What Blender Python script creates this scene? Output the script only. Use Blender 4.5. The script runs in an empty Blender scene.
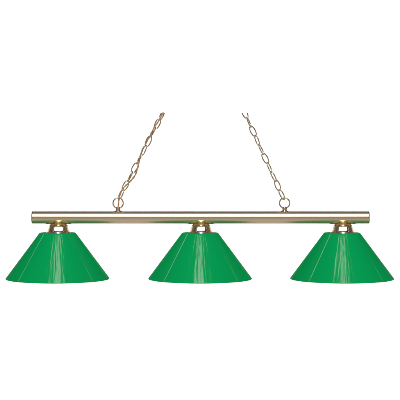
import bpy, bmesh, math, random
from mathutils import Vector, Matrix
R = math.radians
S = 0.003435            # metres per photograph pixel at the lamp's own distance
ZB = 1.80               # height of the bar's axis
def X(px): return (px - 200.0) * S
def Z(py): return ZB + (217.5 - py) * S
C = bpy.context.scene.collection
sc = bpy.context.scene

# ---------------------------------------------------------------- camera
D_PX, HORIZON = 1700.0, 126.0
cam = bpy.data.cameras.new('camera')
cam.sensor_width = 36.0
cam.lens = D_PX / 400.0 * 36.0
cam.shift_y = -(200.0 - HORIZON) / 400.0
cam.clip_end = 200.0
camo = bpy.data.objects.new('camera', cam)
camo.location = (0, -D_PX * S, Z(HORIZON))
camo.rotation_euler = (R(90), 0, 0)
C.objects.link(camo)
sc.camera = camo

# ---------------------------------------------------------------- world: a dim studio, paler towards its floor
w = bpy.data.worlds.new('World'); sc.world = w; w.use_nodes = True
nt = w.node_tree; nt.nodes.clear()
out = nt.nodes.new('ShaderNodeOutputWorld'); bg = nt.nodes.new('ShaderNodeBackground')
tc = nt.nodes.new('ShaderNodeTexCoord'); sep = nt.nodes.new('ShaderNodeSeparateXYZ')
mr = nt.nodes.new('ShaderNodeMapRange'); mr.inputs[1].default_value = -1; mr.inputs[2].default_value = 1
rp = nt.nodes.new('ShaderNodeValToRGB')
el = rp.color_ramp.elements
el[0].position = 0.0;  el[0].color = (.62, .585, .54, 1)
el[1].position = 0.385; el[1].color = (.43, .42, .40, 1)
for p, c in ((0.44, (.075, .072, .068, 1)), (0.60, (.055, .052, .048, 1)), (1.0, (.06, .056, .052, 1))):
    e = el.new(p); e.color = c
L = nt.links.new
L(tc.outputs['Generated'], sep.inputs[0]); L(sep.outputs['Z'], mr.inputs[0]); L(mr.outputs[0], rp.inputs[0])
# floor glow narrowed to a middle strip, shaped to keep the shade sides darker
ab = nt.nodes.new('ShaderNodeMath'); ab.operation = 'ABSOLUTE'; L(sep.outputs['X'], ab.inputs[0])
fx = nt.nodes.new('ShaderNodeMapRange'); fx.interpolation_type = 'SMOOTHSTEP'; fx.inputs[1].default_value = .32; fx.inputs[2].default_value = .62; L(ab.outputs[0], fx.inputs[0])
fm = nt.nodes.new('ShaderNodeMix'); fm.data_type = 'RGBA'; L(fx.outputs[0], fm.inputs[0]); L(rp.outputs[0], fm.inputs[6]); fm.inputs[7].default_value = (.055, .052, .048, 1)
# and two added bright bands at the sides, for light stripes on the holders
sa = nt.nodes.new('ShaderNodeMapRange'); sa.interpolation_type = 'SMOOTHSTEP'; sa.inputs[1].default_value = .50; sa.inputs[2].default_value = .62; L(ab.outputs[0], sa.inputs[0])
sb = nt.nodes.new('ShaderNodeMapRange'); sb.interpolation_type = 'SMOOTHSTEP'; sb.inputs[1].default_value = .36; sb.inputs[2].default_value = .22; L(sep.outputs['Z'], sb.inputs[0])
sl = nt.nodes.new('ShaderNodeMapRange'); sl.interpolation_type = 'SMOOTHSTEP'; sl.inputs[1].default_value = -.22; sl.inputs[2].default_value = -.08; L(sep.outputs['Z'], sl.inputs[0])
sm = nt.nodes.new('ShaderNodeMath'); sm.operation = 'MULTIPLY'; L(sb.outputs[0], sm.inputs[0]); L(sl.outputs[0], sm.inputs[1])
se = nt.nodes.new('ShaderNodeMapRange'); se.interpolation_type = 'SMOOTHSTEP'; se.inputs[1].default_value = .90; se.inputs[2].default_value = .80; L(ab.outputs[0], se.inputs[0])
sw = nt.nodes.new('ShaderNodeMath'); sw.operation = 'MULTIPLY'; L(sa.outputs[0], sw.inputs[0]); L(se.outputs[0], sw.inputs[1])
pr = nt.nodes.new('ShaderNodeMath'); pr.operation = 'MULTIPLY'; L(sw.outputs[0], pr.inputs[0]); L(sm.outputs[0], pr.inputs[1])
wm = nt.nodes.new('ShaderNodeMix'); wm.data_type = 'RGBA'; L(pr.outputs[0], wm.inputs[0]); L(fm.outputs[2], wm.inputs[6]); wm.inputs[7].default_value = (.80, .76, .71, 1)
L(wm.outputs[2], bg.inputs[0]); L(bg.outputs[0], out.inputs[0]); bg.inputs[1].default_value = 1.0

# ---------------------------------------------------------------- studio lamps
def area(name, loc, target, sx, sy, radiance, color=(1, 1, 1)):
    l = bpy.data.lights.new(name, 'AREA'); l.shape = 'RECTANGLE'; l.size = sx; l.size_y = sy
    l.energy = radiance * math.pi * sx * sy; l.color = color
    o = bpy.data.objects.new(name, l); o.location = loc
    o.rotation_euler = (Vector(target) - Vector(loc)).to_track_quat('-Z', 'Y').to_euler()
    C.objects.link(o); return o
ce, dist = R(46), 26.0
centre = Vector((0, 0, ZB))
area('strip_softbox', centre + Vector((0, -math.cos(ce), math.sin(ce))) * dist, centre,
     2 * dist * math.tan(R(6.2)), 2 * dist * math.tan(R(25.5)), 7.4, (1, .985, .96))
area('backdrop_fill_top', (0, 12.0, ZB + 5.2), (0, 16, ZB + 1.9), 26, 1.8, 7.1)  # this and the next: added out of view to burn the backdrop white
area('backdrop_fill_bottom', (0, 12.0, ZB - 6.6), (0, 16, ZB - 3.3), 26, 1.8, 7.1)

sc.view_settings.view_transform = 'Standard'
sc.view_settings.look = 'None'
sc.view_settings.exposure = 0.0
sc.view_settings.gamma = 1.0
sc.view_settings.use_curve_mapping = False

# ---------------------------------------------------------------- materials
def mat(name):
    m = bpy.data.materials.new(name); m.use_nodes = True
    return m, m.node_tree, m.node_tree.nodes['Principled BSDF']
def bump_noise(t, p, scale_vec, strength, distance, detail=3.0):
    tc = t.nodes.new('ShaderNodeTexCoord'); mp = t.nodes.new('ShaderNodeMapping'); mp.inputs['Scale'].default_value = scale_vec
    n = t.nodes.new('ShaderNodeTexNoise'); n.inputs['Scale'].default_value = 1.0; n.inputs['Detail'].default_value = detail
    b = t.nodes.new('ShaderNodeBump'); b.inputs['Strength'].default_value = strength; b.inputs['Distance'].default_value = distance
    t.links.new(tc.outputs['Object'], mp.inputs[0]); t.links.new(mp.outputs[0], n.inputs['Vector'])
    t.links.new(n.outputs[0], b.inputs['Height']); t.links.new(b.outputs[0], p.inputs['Normal'])
    return n
def metal(name, col, rough, scale=(60, 60, 60), strength=.1, dist=.001, var=.06):
    m, t, p = mat(name)
    p.inputs['Base Color'].default_value = (*col, 1); p.inputs['Metallic'].default_value = 1
    n = bump_noise(t, p, scale, strength, dist)
    r = t.nodes.new('ShaderNodeMapRange'); r.inputs[3].default_value = rough - var; r.inputs[4].default_value = rough + var
    t.links.new(n.outputs[0], r.inputs[0]); t.links.new(r.outputs[0], p.inputs['Roughness'])
    return m
M_BAR = metal('brushed_nickel', (.81, .64, .48), .29, (3, 1800, 1800), .10, .0002)
M_BAR.node_tree.nodes['Principled BSDF'].inputs['Metallic'].default_value = .70    # satin lacquer over the metal
M_CAP = metal('polished_nickel', (.82, .66, .50), .24, (300, 300, 300), .05, .0003)
M_BRASS = metal('polished_brass', (1.0, .74, .36), .28, (90, 90, 90), .12, .0015)
M_HOLD = metal('warm_nickel', (.96, .74, .53), .19, (90, 90, 90), .15, .0015)
M_CHAIN = metal('aged_nickel', (.95, .76, .54), .20, (400, 400, 400), .12, .0006)

for m in (M_CHAIN, M_HOLD, M_CAP): m.node_tree.nodes['Principled BSDF'].inputs['Metallic'].default_value = .90    # satin plating

m, t, p = mat('copper_cord')
p.inputs['Base Color'].default_value = (.84, .48, .25, 1); p.inputs['Roughness'].default_value = .3
p.inputs['Metallic'].default_value = .25
bump_noise(t, p, (700, 700, 700), .3, .0005)
M_CORD = m

def plastic(name, col, gloss):
    """dyed plastic: a diffuse body under a thin even gloss, with the mould's faint upright ripples"""
    m, t, p = mat(name)
    t.nodes.remove(p)
    p = t.nodes.new('ShaderNodeBsdfDiffuse'); p.inputs['Color'].default_value = (*col, 1)
    g = t.nodes.new('ShaderNodeBsdfGlossy'); g.inputs['Roughness'].default_value = .17
    mx = t.nodes.new('ShaderNodeMixShader'); mx.inputs[0].default_value = gloss
    t.links.new(p.outputs[0], mx.inputs[1]); t.links.new(g.outputs[0], mx.inputs[2])
    t.links.new(mx.outputs[0], t.nodes['Material Output'].inputs['Surface'])
    tc = t.nodes.new('ShaderNodeTexCoord'); sx = t.nodes.new('ShaderNodeSeparateXYZ'); t.links.new(tc.outputs['Object'], sx.inputs[0])
    ng = t.nodes.new('ShaderNodeMath'); ng.operation = 'MULTIPLY'; ng.inputs[1].default_value = -1; t.links.new(sx.outputs['Y'], ng.inputs[0])
    at = t.nodes.new('ShaderNodeMath'); at.operation = 'ARCTAN2'; t.links.new(sx.outputs['X'], at.inputs[0]); t.links.new(ng.outputs[0], at.inputs[1])
    oi = t.nodes.new('ShaderNodeObjectInfo')
    rm = t.nodes.new('ShaderNodeMath'); rm.operation = 'MULTIPLY'; rm.inputs[1].default_value = 40; t.links.new(oi.outputs['Random'], rm.inputs[0])
    def streak(ka, kz, detail):
        a = t.nodes.new('ShaderNodeMath'); a.operation = 'MULTIPLY'; a.inputs[1].default_value = ka; t.links.new(at.outputs[0], a.inputs[0])
        z = t.nodes.new('ShaderNodeMath'); z.operation = 'MULTIPLY'; z.inputs[1].default_value = kz; t.links.new(sx.outputs['Z'], z.inputs[0])
        cb = t.nodes.new('ShaderNodeCombineXYZ'); t.links.new(a.outputs[0], cb.inputs[0]); t.links.new(z.outputs[0], cb.inputs[1]); t.links.new(rm.outputs[0], cb.inputs[2])
        n = t.nodes.new('ShaderNodeTexNoise'); n.inputs['Scale'].default_value = 1; n.inputs['Detail'].default_value = detail
        t.links.new(cb.outputs[0], n.inputs['Vector']); return n
    n1 = streak(13, 9, 1.2); n2 = streak(40, 30, 1.5)
    b1 = t.nodes.new('ShaderNodeBump'); b1.inputs['Strength'].default_value = .75; b1.inputs['Distance'].default_value = .0022; t.links.new(n1.outputs[0], b1.inputs['Height'])
    b2 = t.nodes.new('ShaderNodeBump'); b2.inputs['Strength'].default_value = .32; b2.inputs['Distance'].default_value = .0006; t.links.new(n2.outputs[0], b2.inputs['Height'])
    t.links.new(b1.outputs[0], b2.inputs['Normal']); t.links.new(b2.outputs[0], g.inputs['Normal'])
    return m
M_GREEN = plastic('green_plastic', (.0005, .605, .160), .034)
M_GLEAM = plastic('painted_gleam_plastic', (.14, .74, .30), .05)  # pale green paints in the gleam along the moulded ridges

m, t, p = mat('white_paper')
p.inputs['Base Color'].default_value = (.93, .93, .925, 1); p.inputs['Roughness'].default_value = .9
p.inputs['Specular IOR Level'].default_value = 0.0
bump_noise(t, p, (40, 40, 40), .05, .001)
M_PAPER = m

# ---------------------------------------------------------------- mesh helpers
def obj(name, bm, m, parent=None, loc=(0, 0, 0), smooth=True, sharp=R(40)):
    me = bpy.data.meshes.new(name); bmesh.ops.recalc_face_normals(bm, faces=bm.faces)
    if smooth:
        for f in bm.faces: f.smooth = True
        for e in bm.edges:
            if len(e.link_faces) == 2 and e.calc_face_angle(0) > sharp: e.smooth = False
    bm.to_mesh(me); bm.free(); me.materials.append(m)
    o = bpy.data.objects.new(name, me); o.location = loc; C.objects.link(o)
    if parent is not None: o.parent = parent
    return o
def lathe(bm, prof, n=96, closed=False, axis='Z'):
    """prof: list of (r, z); closed = first and last joined (a ring section)"""
    rings = []
    for r, z in prof:
        if r < 1e-7: rings.append([bm.verts.new((0, 0, z))])
        else: rings.append([bm.verts.new((r * math.sin(2*math.pi*k/n), -r * math.cos(2*math.pi*k/n), z)) for k in range(n)])
    pairs = list(zip(rings, rings[1:])) + ([(rings[-1], rings[0])] if closed else [])
    for a, b in pairs:
        for k in range(n):
            q = (k + 1) % n
            if len(a) == 1 and len(b) == 1: continue
            if len(a) == 1: bm.faces.new((a[0], b[k], b[q]))
            elif len(b) == 1: bm.faces.new((a[k], a[q], b[0]))
            else: bm.faces.new((a[k], a[q], b[q], b[k]))
    if axis == 'X':
        for v in bm.verts: v.co = Vector((v.co.z, v.co.y, -v.co.x))
def tube(bm, pts, r, n=12, closed=False):
    pts = [Vector(p) for p in pts]; N = len(pts); rings = []; up = None
    for i, p in enumerate(pts):
        if closed: tg = (pts[(i + 1) % N] - pts[i - 1]).normalized()
        else: tg = (pts[min(i + 1, N - 1)] - pts[max(i - 1, 0)]).normalized()
        if up is None:
            up = Vector((0, 1, 0)) if abs(tg.y) < .9 else Vector((1, 0, 0))
        u = (up - tg * up.dot(tg)).normalized(); v = tg.cross(u); up = u
        rings.append([bm.verts.new(p + (u * math.cos(2*math.pi*k/n) + v * math.sin(2*math.pi*k/n)) * r) for k in range(n)])
    for i in range(N if closed else N - 1):
        a, b = rings[i], rings[(i + 1) % N]
        off = 0
        if closed and i == N - 1:     # close on the best matching rotation
            off = min(range(n), key=lambda o: (a[0].co - b[o].co).length)
        for k in range(n):
            bm.faces.new((a[k], a[(k+1) % n], b[(k+1+off) % n], b[(k+off) % n]))
    if not closed: bm.faces.new(rings[0]); bm.faces.new(rings[-1][::-1])
def catmull(P, steps=12):
    P = [Vector(p) for p in P]; P = [P[0]*2 - P[1]] + P + [P[-1]*2 - P[-2]]; o = []
    for i in range(1, len(P) - 2):
        a, b, c, d = P[i-1:i+3]
        for s in range(steps):
            u = s / steps
            o.append(.5 * ((2*b) + (c-a)*u + (2*a-5*b+4*c-d)*u*u + (3*b-a-3*c+d)*u**3))
    o.append(P[-2]); return o

# ---------------------------------------------------------------- the setting: white paper behind
bm = bmesh.new()
bmesh.ops.create_cube(bm, size=1.0, matrix=Matrix.Translation((0, 16.01, ZB - 1.0)) @ Matrix.Diagonal((26, .02, 7.0, 1)))
bd = obj('backdrop', bm, M_PAPER, smooth=False); bd['kind'] = 'structure'

# ---------------------------------------------------------------- the pendant light
lamp = bpy.data.objects.new('pendant_light', None); lamp.location = (X(200.5), 0, ZB); C.objects.link(lamp)
lamp.empty_display_size = .1
lamp['label'] = 'brushed nickel bar pendant with three green cone shades hanging on two chains'
lamp['category'] = 'pendant lamp'
O = Vector(lamp.location)
def at(px, py, y=0.0): return Vector((X(px), y, Z(py))) - O

# bar and its end caps
RB = 6.1 * S
bm = bmesh.new()
hx = (369.2 - 31.8) / 2 * S
lathe(bm, [(RB*.9, -hx + 1.6*S), (RB, -hx + 1.6*S), (RB, hx - 1.6*S), (RB*.9, hx - 1.6*S)], 128, axis='X')
bar = obj('bar', bm, M_BAR, lamp)
for sgn in (-1, 1):
    bm = bmesh.new(); q = [(RB*.985, 0), (RB*.985, .25*S)]
    q = [(RB*.97, -.05*S), (RB*.97, .12*S), (RB + .0001, .14*S)]
    for k in range(9):
        a = R(90) * k / 8
        q.append((RB + .0001 - .55*S*(1 - math.cos(a)), .85*S + .75*S*math.sin(a)))
    q += [(RB*.6, 1.66*S), (0, 1.72*S)]
    lathe(bm, [(r, z * sgn) for r, z in q], 96, axis='X')
    obj('end_cap', bm, M_CAP, bar, (sgn * (hx - 1.6*S), 0, 0))

# shades, holders
H0, H1, R0, R1 = 232.8, 278.2, 18.4*S, 51.7*S
def shade_mesh():
    bm = bmesh.new(); h = (H1 - H0) * S; th = .0026
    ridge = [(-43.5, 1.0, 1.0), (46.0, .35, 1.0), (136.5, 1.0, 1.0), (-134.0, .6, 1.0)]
    az = set(k * 360.0 / 180 - 180 for k in range(180))
    for c, *_ in ridge:
        for d in (-1.6, -1.2, -.9, -.65, -.45, -.3, -.15, 0, .15, .3, .45, .65, .9, 1.2, 1.6): az.add(c + d)
    az = sorted(az)
    NZ = 40
    prof = [(10*S, 0.15*S, 0), (R0 - 2.2*S, .05*S, 0), (R0 - 1.0*S, 0.0, 0), (R0 - .35*S, -.12*S, 0)]
    for k in range(NZ + 1):
        f = k / NZ
        prof.append((R0 + (R1 - R0) * f, -.55*S - (h - .55*S) * f, 1))
    prof += [(R1 + .1*S, -h - .25*S, 0), (R1 - .1*S, -h - .62*S, 0), (R1 - .5*S, -h - .62*S, 0)]
    inner = [(R1 - .85*S, -h - .1*S, 0)]
    for k in range(0, 9):
        f = 1 - k / 8; inner.append((R0 - .9*S + (R1 - R0) * f, -1.3*S - (h - 1.0*S) * f, 0))
    inner += [(10*S, -.9*S, 0)]
    prof += inner
    rings = []
    for i, (r, z, isw) in enumerate(prof):
        ring = []
        for a in az:
            rr, zz = r, z
            if isw:
                f = (-z) / h
                for c, amp, _ in ridge:
                    d = (a - c) * math.pi / 180 * r / (.42*S)       # ridge of constant width
                    if abs(d) < 1:
                        e = .24*S * amp * (1 - d*d)
                        if amp < .5: e *= max(0, min(1, (f - .6) / .3)) * 2
                        rr += e * .8; zz += e * .6
            ring.append(bm.verts.new((rr * math.sin(R(a)), -rr * math.cos(R(a)), zz)))
        rings.append(ring)
    n = len(az)
    for i, (a, b) in enumerate(list(zip(rings, rings[1:])) + [(rings[-1], rings[0])]):
        isw = i + 1 < len(prof) and prof[i][2] and prof[i+1][2]
        for k in range(n):
            q = (k + 1) % n; f = bm.faces.new((a[k], a[q], b[q], b[k]))
            if isw:
                ac = (az[k] + az[q]) / 2 if q else 179.5
                fr = -prof[i][1] / h
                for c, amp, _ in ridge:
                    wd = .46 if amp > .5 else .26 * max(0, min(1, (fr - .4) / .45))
                    if abs(ac - c) * math.pi / 180 * prof[i][0] < wd*S and fr < .985: f.material_index = 1  # ridge faces take the painted gleam colour
    return bm

HOLD = [(5.0, 223.7), (7.2, 223.9), (8.5, 224.5), (9.2, 225.4), (9.7, 226.8), (10.2, 228.2), (10.6, 229.6), (11.0, 230.8), (11.4, 231.8), (11.7, 232.4), (11.9, 232.8), (12.0, 233.2)]
def holder_mesh(rot):
    bm = bmesh.new()
    pts = catmull([(r, y, 0) for r, y in HOLD], 5)
    n = 288; rings = []
    for p in pts:
        rings.append([bm.verts.new((p.x*S*math.sin(2*math.pi*k/n), -p.x*S*math.cos(2*math.pi*k/n), (H0 - p.y)*S)) for k in range(n)])
    for i in range(len(rings) - 1):
        ym = (pts[i].y + pts[i+1].y) / 2
        for k in range(n):
            a = (360*(k + .5)/n - rot + 90) % 180 - 90
            u, v = a / 30.0, (ym - 228.55) / 2.85
            if abs(u)**4.5 + abs(v)**4.5 < 1: continue
            q = (k + 1) % n
            bm.faces.new((rings[i][k], rings[i][q], rings[i+1][q], rings[i+1][k]))
    bmesh.ops.delete(bm, geom=[v for v in bm.verts if not v.link_faces], context='VERTS')
    # relax the cut edges
    bd_ = [v for v in bm.verts if any(len(e.link_faces) == 1 for e in v.link_edges) and -.0262 < v.co.z*1 < 0.0245 and v.co.z > (H0-232.2)*S and v.co.z < (H0-224.2)*S]
    for _ in range(4): bmesh.ops.smooth_vert(bm, verts=bd_, factor=.4, use_axis_x=True, use_axis_y=True, use_axis_z=True)
    return bm

def saddle_mesh():
    """a thin leaf shaped plate bent round the bar's underside"""
    bm = bmesh.new(); n, mm = 48, 20; ra = RB + .45*S; rings = []
    for i in range(n + 1):
        f = -1 + 2*i/n; x = 12.8*S * f
        half = R(64) * max(0.001, (1 - abs(f)**2.2))**.62
        prof = []
        for k in range(mm + 1):
            a = half * (-1 + 2*k/mm)
            rr = ra - .35*S * (abs(-1 + 2*k/mm)**6)
            prof.append(bm.verts.new((x, -rr*math.sin(a), -rr*math.cos(a))))
        rings.append(prof)
    for a, b in zip(rings, rings[1:]):
        for k in range(mm): bm.faces.new((a[k], a[k+1], b[k+1], b[k]))
    bmesh.ops.remove_doubles(bm, verts=bm.verts, dist=1e-6)
    return bm
shade_me = None
for cx, rot in ((57.6, 5), (200.1, 4), (342.0, -2)):
    if shade_me is None:
        sh = obj('lamp_shade', shade_mesh(), M_GREEN, lamp, at(cx, H0), sharp=R(75)); shade_me = sh.data; shade_me.materials.append(M_GLEAM)
    else:
        sh = bpy.data.objects.new('lamp_shade', shade_me); sh.location = at(cx, H0); C.objects.link(sh); sh.parent = lamp
    ho = obj('shade_holder', holder_mesh(rot), M_HOLD, lamp, at(cx + .9, H0))
    md = ho.modifiers.new('thickness', 'SOLIDIFY'); md.thickness = 1.5*S; md.offset = -1
    bm = bmesh.new()        # beaded rim that clamps the shade
    lathe(bm, [((11.6 + .7*math.cos(a))*S, .5*math.sin(a)*S) for a in [2*math.pi*k/12 for k in range(12)]], 96, closed=True)
    obj('rim_ring', bm, M_HOLD, ho, (0, 0, .15*S))
    bm = bmesh.new()
    lathe(bm, [(0, .75*S), (10.6*S, .75*S), (10.6*S, .25*S), (0, .25*S)], 72)
    obj('base_plate', bm, M_HOLD, ho)
    bm = bmesh.new()        # turned brass neck below the bar
    lathe(bm, [(0, 3.2*S), (5.4*S, 3.2*S), (6.7*S, 2.7*S), (7.0*S, 2.0*S), (6.5*S, 1.3*S), (5.8*S, .9*S), (6.0*S, .5*S), (7.2*S, .25*S), (7.5*S, -.2*S), (7.0*S, -.6*S), (5.5*S, -.8*S), (0, -.8*S)], 96)
    obj('neck', bm, M_BRASS, ho, (0, 0, (H0 - 223.9)*S), sharp=R(60))
    so = obj('saddle', saddle_mesh(), M_BRASS, ho, at(cx + .9, 217.5) - at(cx + .9, H0))
    md = so.modifiers.new('thickness', 'SOLIDIFY'); md.thickness = .4*S; md.offset = -1

# hanging loops
for cx in (118.1, 284.6):
    bm = bmesh.new()
    lathe(bm, [(0, -.9*S), (4.2*S, -.9*S), (4.2*S, -.15*S), (3.9*S, .2*S), (2.9*S, .5*S), (2.35*S, .9*S), (2.2*S, 1.7*S), (2.25*S, 2.3*S), (2.5*S, 2.9*S), (2.5*S, 3.9*S), (2.2*S, 4.3*S), (1.2*S, 4.6*S), (0, 4.6*S)], 48)
    lo = obj('hanging_loop', bm, M_CHAIN, lamp, at(cx, 211.4), sharp=R(50))
    bm = bmesh.new()
    tube(bm, [(5.1*S*math.sin(2*math.pi*k/64), 0, 5.1*S*math.cos(2*math.pi*k/64)) for k in range(64)], .66*S, 14, closed=True)
    rg = obj('ring', bm, M_CHAIN, lo, (0, 0, (211.4 - 203.1)*S)); rg.rotation_euler = (0, 0, R(8 if cx < 200 else -6))

# chains: ten oval links each, cut off level at the top as in the photograph
CUT = 112.8
def link_path(c, d, twist, n=48, a=5.5, b=2.42):
    """c centre px, d unit direction up the chain (px x, px up)"""
    ax = Vector((d[0], 0, d[1])); side0 = Vector((d[1], 0, -d[0])); dep = Vector((0, 1, 0))
    sd = side0 * math.cos(R(twist)) + dep * math.sin(R(twist))
    P = []
    for k in range(n):
        u = 2*math.pi*k/n + math.pi/2
        cu, su = math.cos(u), math.sin(u)
        P.append(at(*c) + (sd * (b * math.copysign(abs(cu)**.85, cu)) + ax * (a * su)) * S)
    return P
def chain(p0, p1, twists, jit):
    e = bpy.data.objects.new('chain', None); e.empty_display_size = .03
    C.objects.link(e); e.parent = lamp; e.location = at(*p0)
    dx, dy = p1[0]-p0[0], -(p1[1]-p0[1]); ln = math.hypot(dx, dy); d = (dx/ln, dy/ln)
    pitch = 9.93
    rnd = random.Random(jit)
    for k, tw in enumerate(twists):
        s = 5.5 + pitch*k; c = (p0[0] + d[0]*s, p0[1] - d[1]*s)
        an = math.atan2(d[0], d[1]) + R(rnd.uniform(-4, 4)); dd = (math.sin(an), math.cos(an))
        P = link_path(c, dd, tw)
        zc = at(0, CUT).z
        bm = bmesh.new()
        if max(p.z for p in P) > zc:
            n = len(P); st = max(range(n), key=lambda i: P[i].z); Q = [P[(st + i) % n] for i in range(n + 1)]
            keep = [p for p in Q if p.z <= zc]
            tube(bm, keep, .6*S, 12)
        else: tube(bm, P, .6*S, 12, closed=True)
        for v in bm.verts: v.co -= e.location
        obj('link', bm, M_CHAIN, e)
    return e
chain((118.5, 199.2), (163.0, 113.0), [-50, 18, 78, 15, -75, 50, -8, 80, 16, -50], 3)
chain((284.0, 199.6), (244.6, 112.8), [-48, 14, -58, 62, 5, 66, -55, 10, 72, 8], 8)

# copper cord threaded up the left chain, two twisted cores
cp = [(118.2, 207.6, 0), (118.6, 203.7, -.2), (119.2, 197.5, -1.2), (121.9, 190.6, -1.6), (125.0, 186.2, -.6), (130.6, 181.0, 1.0), (135.2, 175.0, -1.2), (137.8, 167.5, -2.2),
      (139.3, 160.5, -1.2), (141.0, 153.5, 1.4), (145.4, 144.0, 1.6), (150.3, 135.2, -1.2), (154.4, 127.5, -2.0), (159.6, 119.4, -.8), (162.6, 113.6, 0), (163.1, 112.7, 0)]
path = catmull([at(a, b, y*S) for a, b, y in cp], 24)
bm = bmesh.new()
for ph in (0, math.pi):
    pts = []
    ln = 0
    for i, p in enumerate(path):
        if i: ln += (p - path[i-1]).length
        tg = (path[min(i+1, len(path)-1)] - path[max(i-1, 0)]).normalized()
        u = Vector((0, 1, 0)); u = (u - tg*u.dot(tg)).normalized(); v = tg.cross(u)
        a = ph + ln / (11*S) * 2*math.pi
        pts.append(p + (u*math.cos(a) + v*math.sin(a)) * .36*S)
    tube(bm, pts, .52*S, 10)
cord = obj('power_cord', bm, M_CORD, lamp)
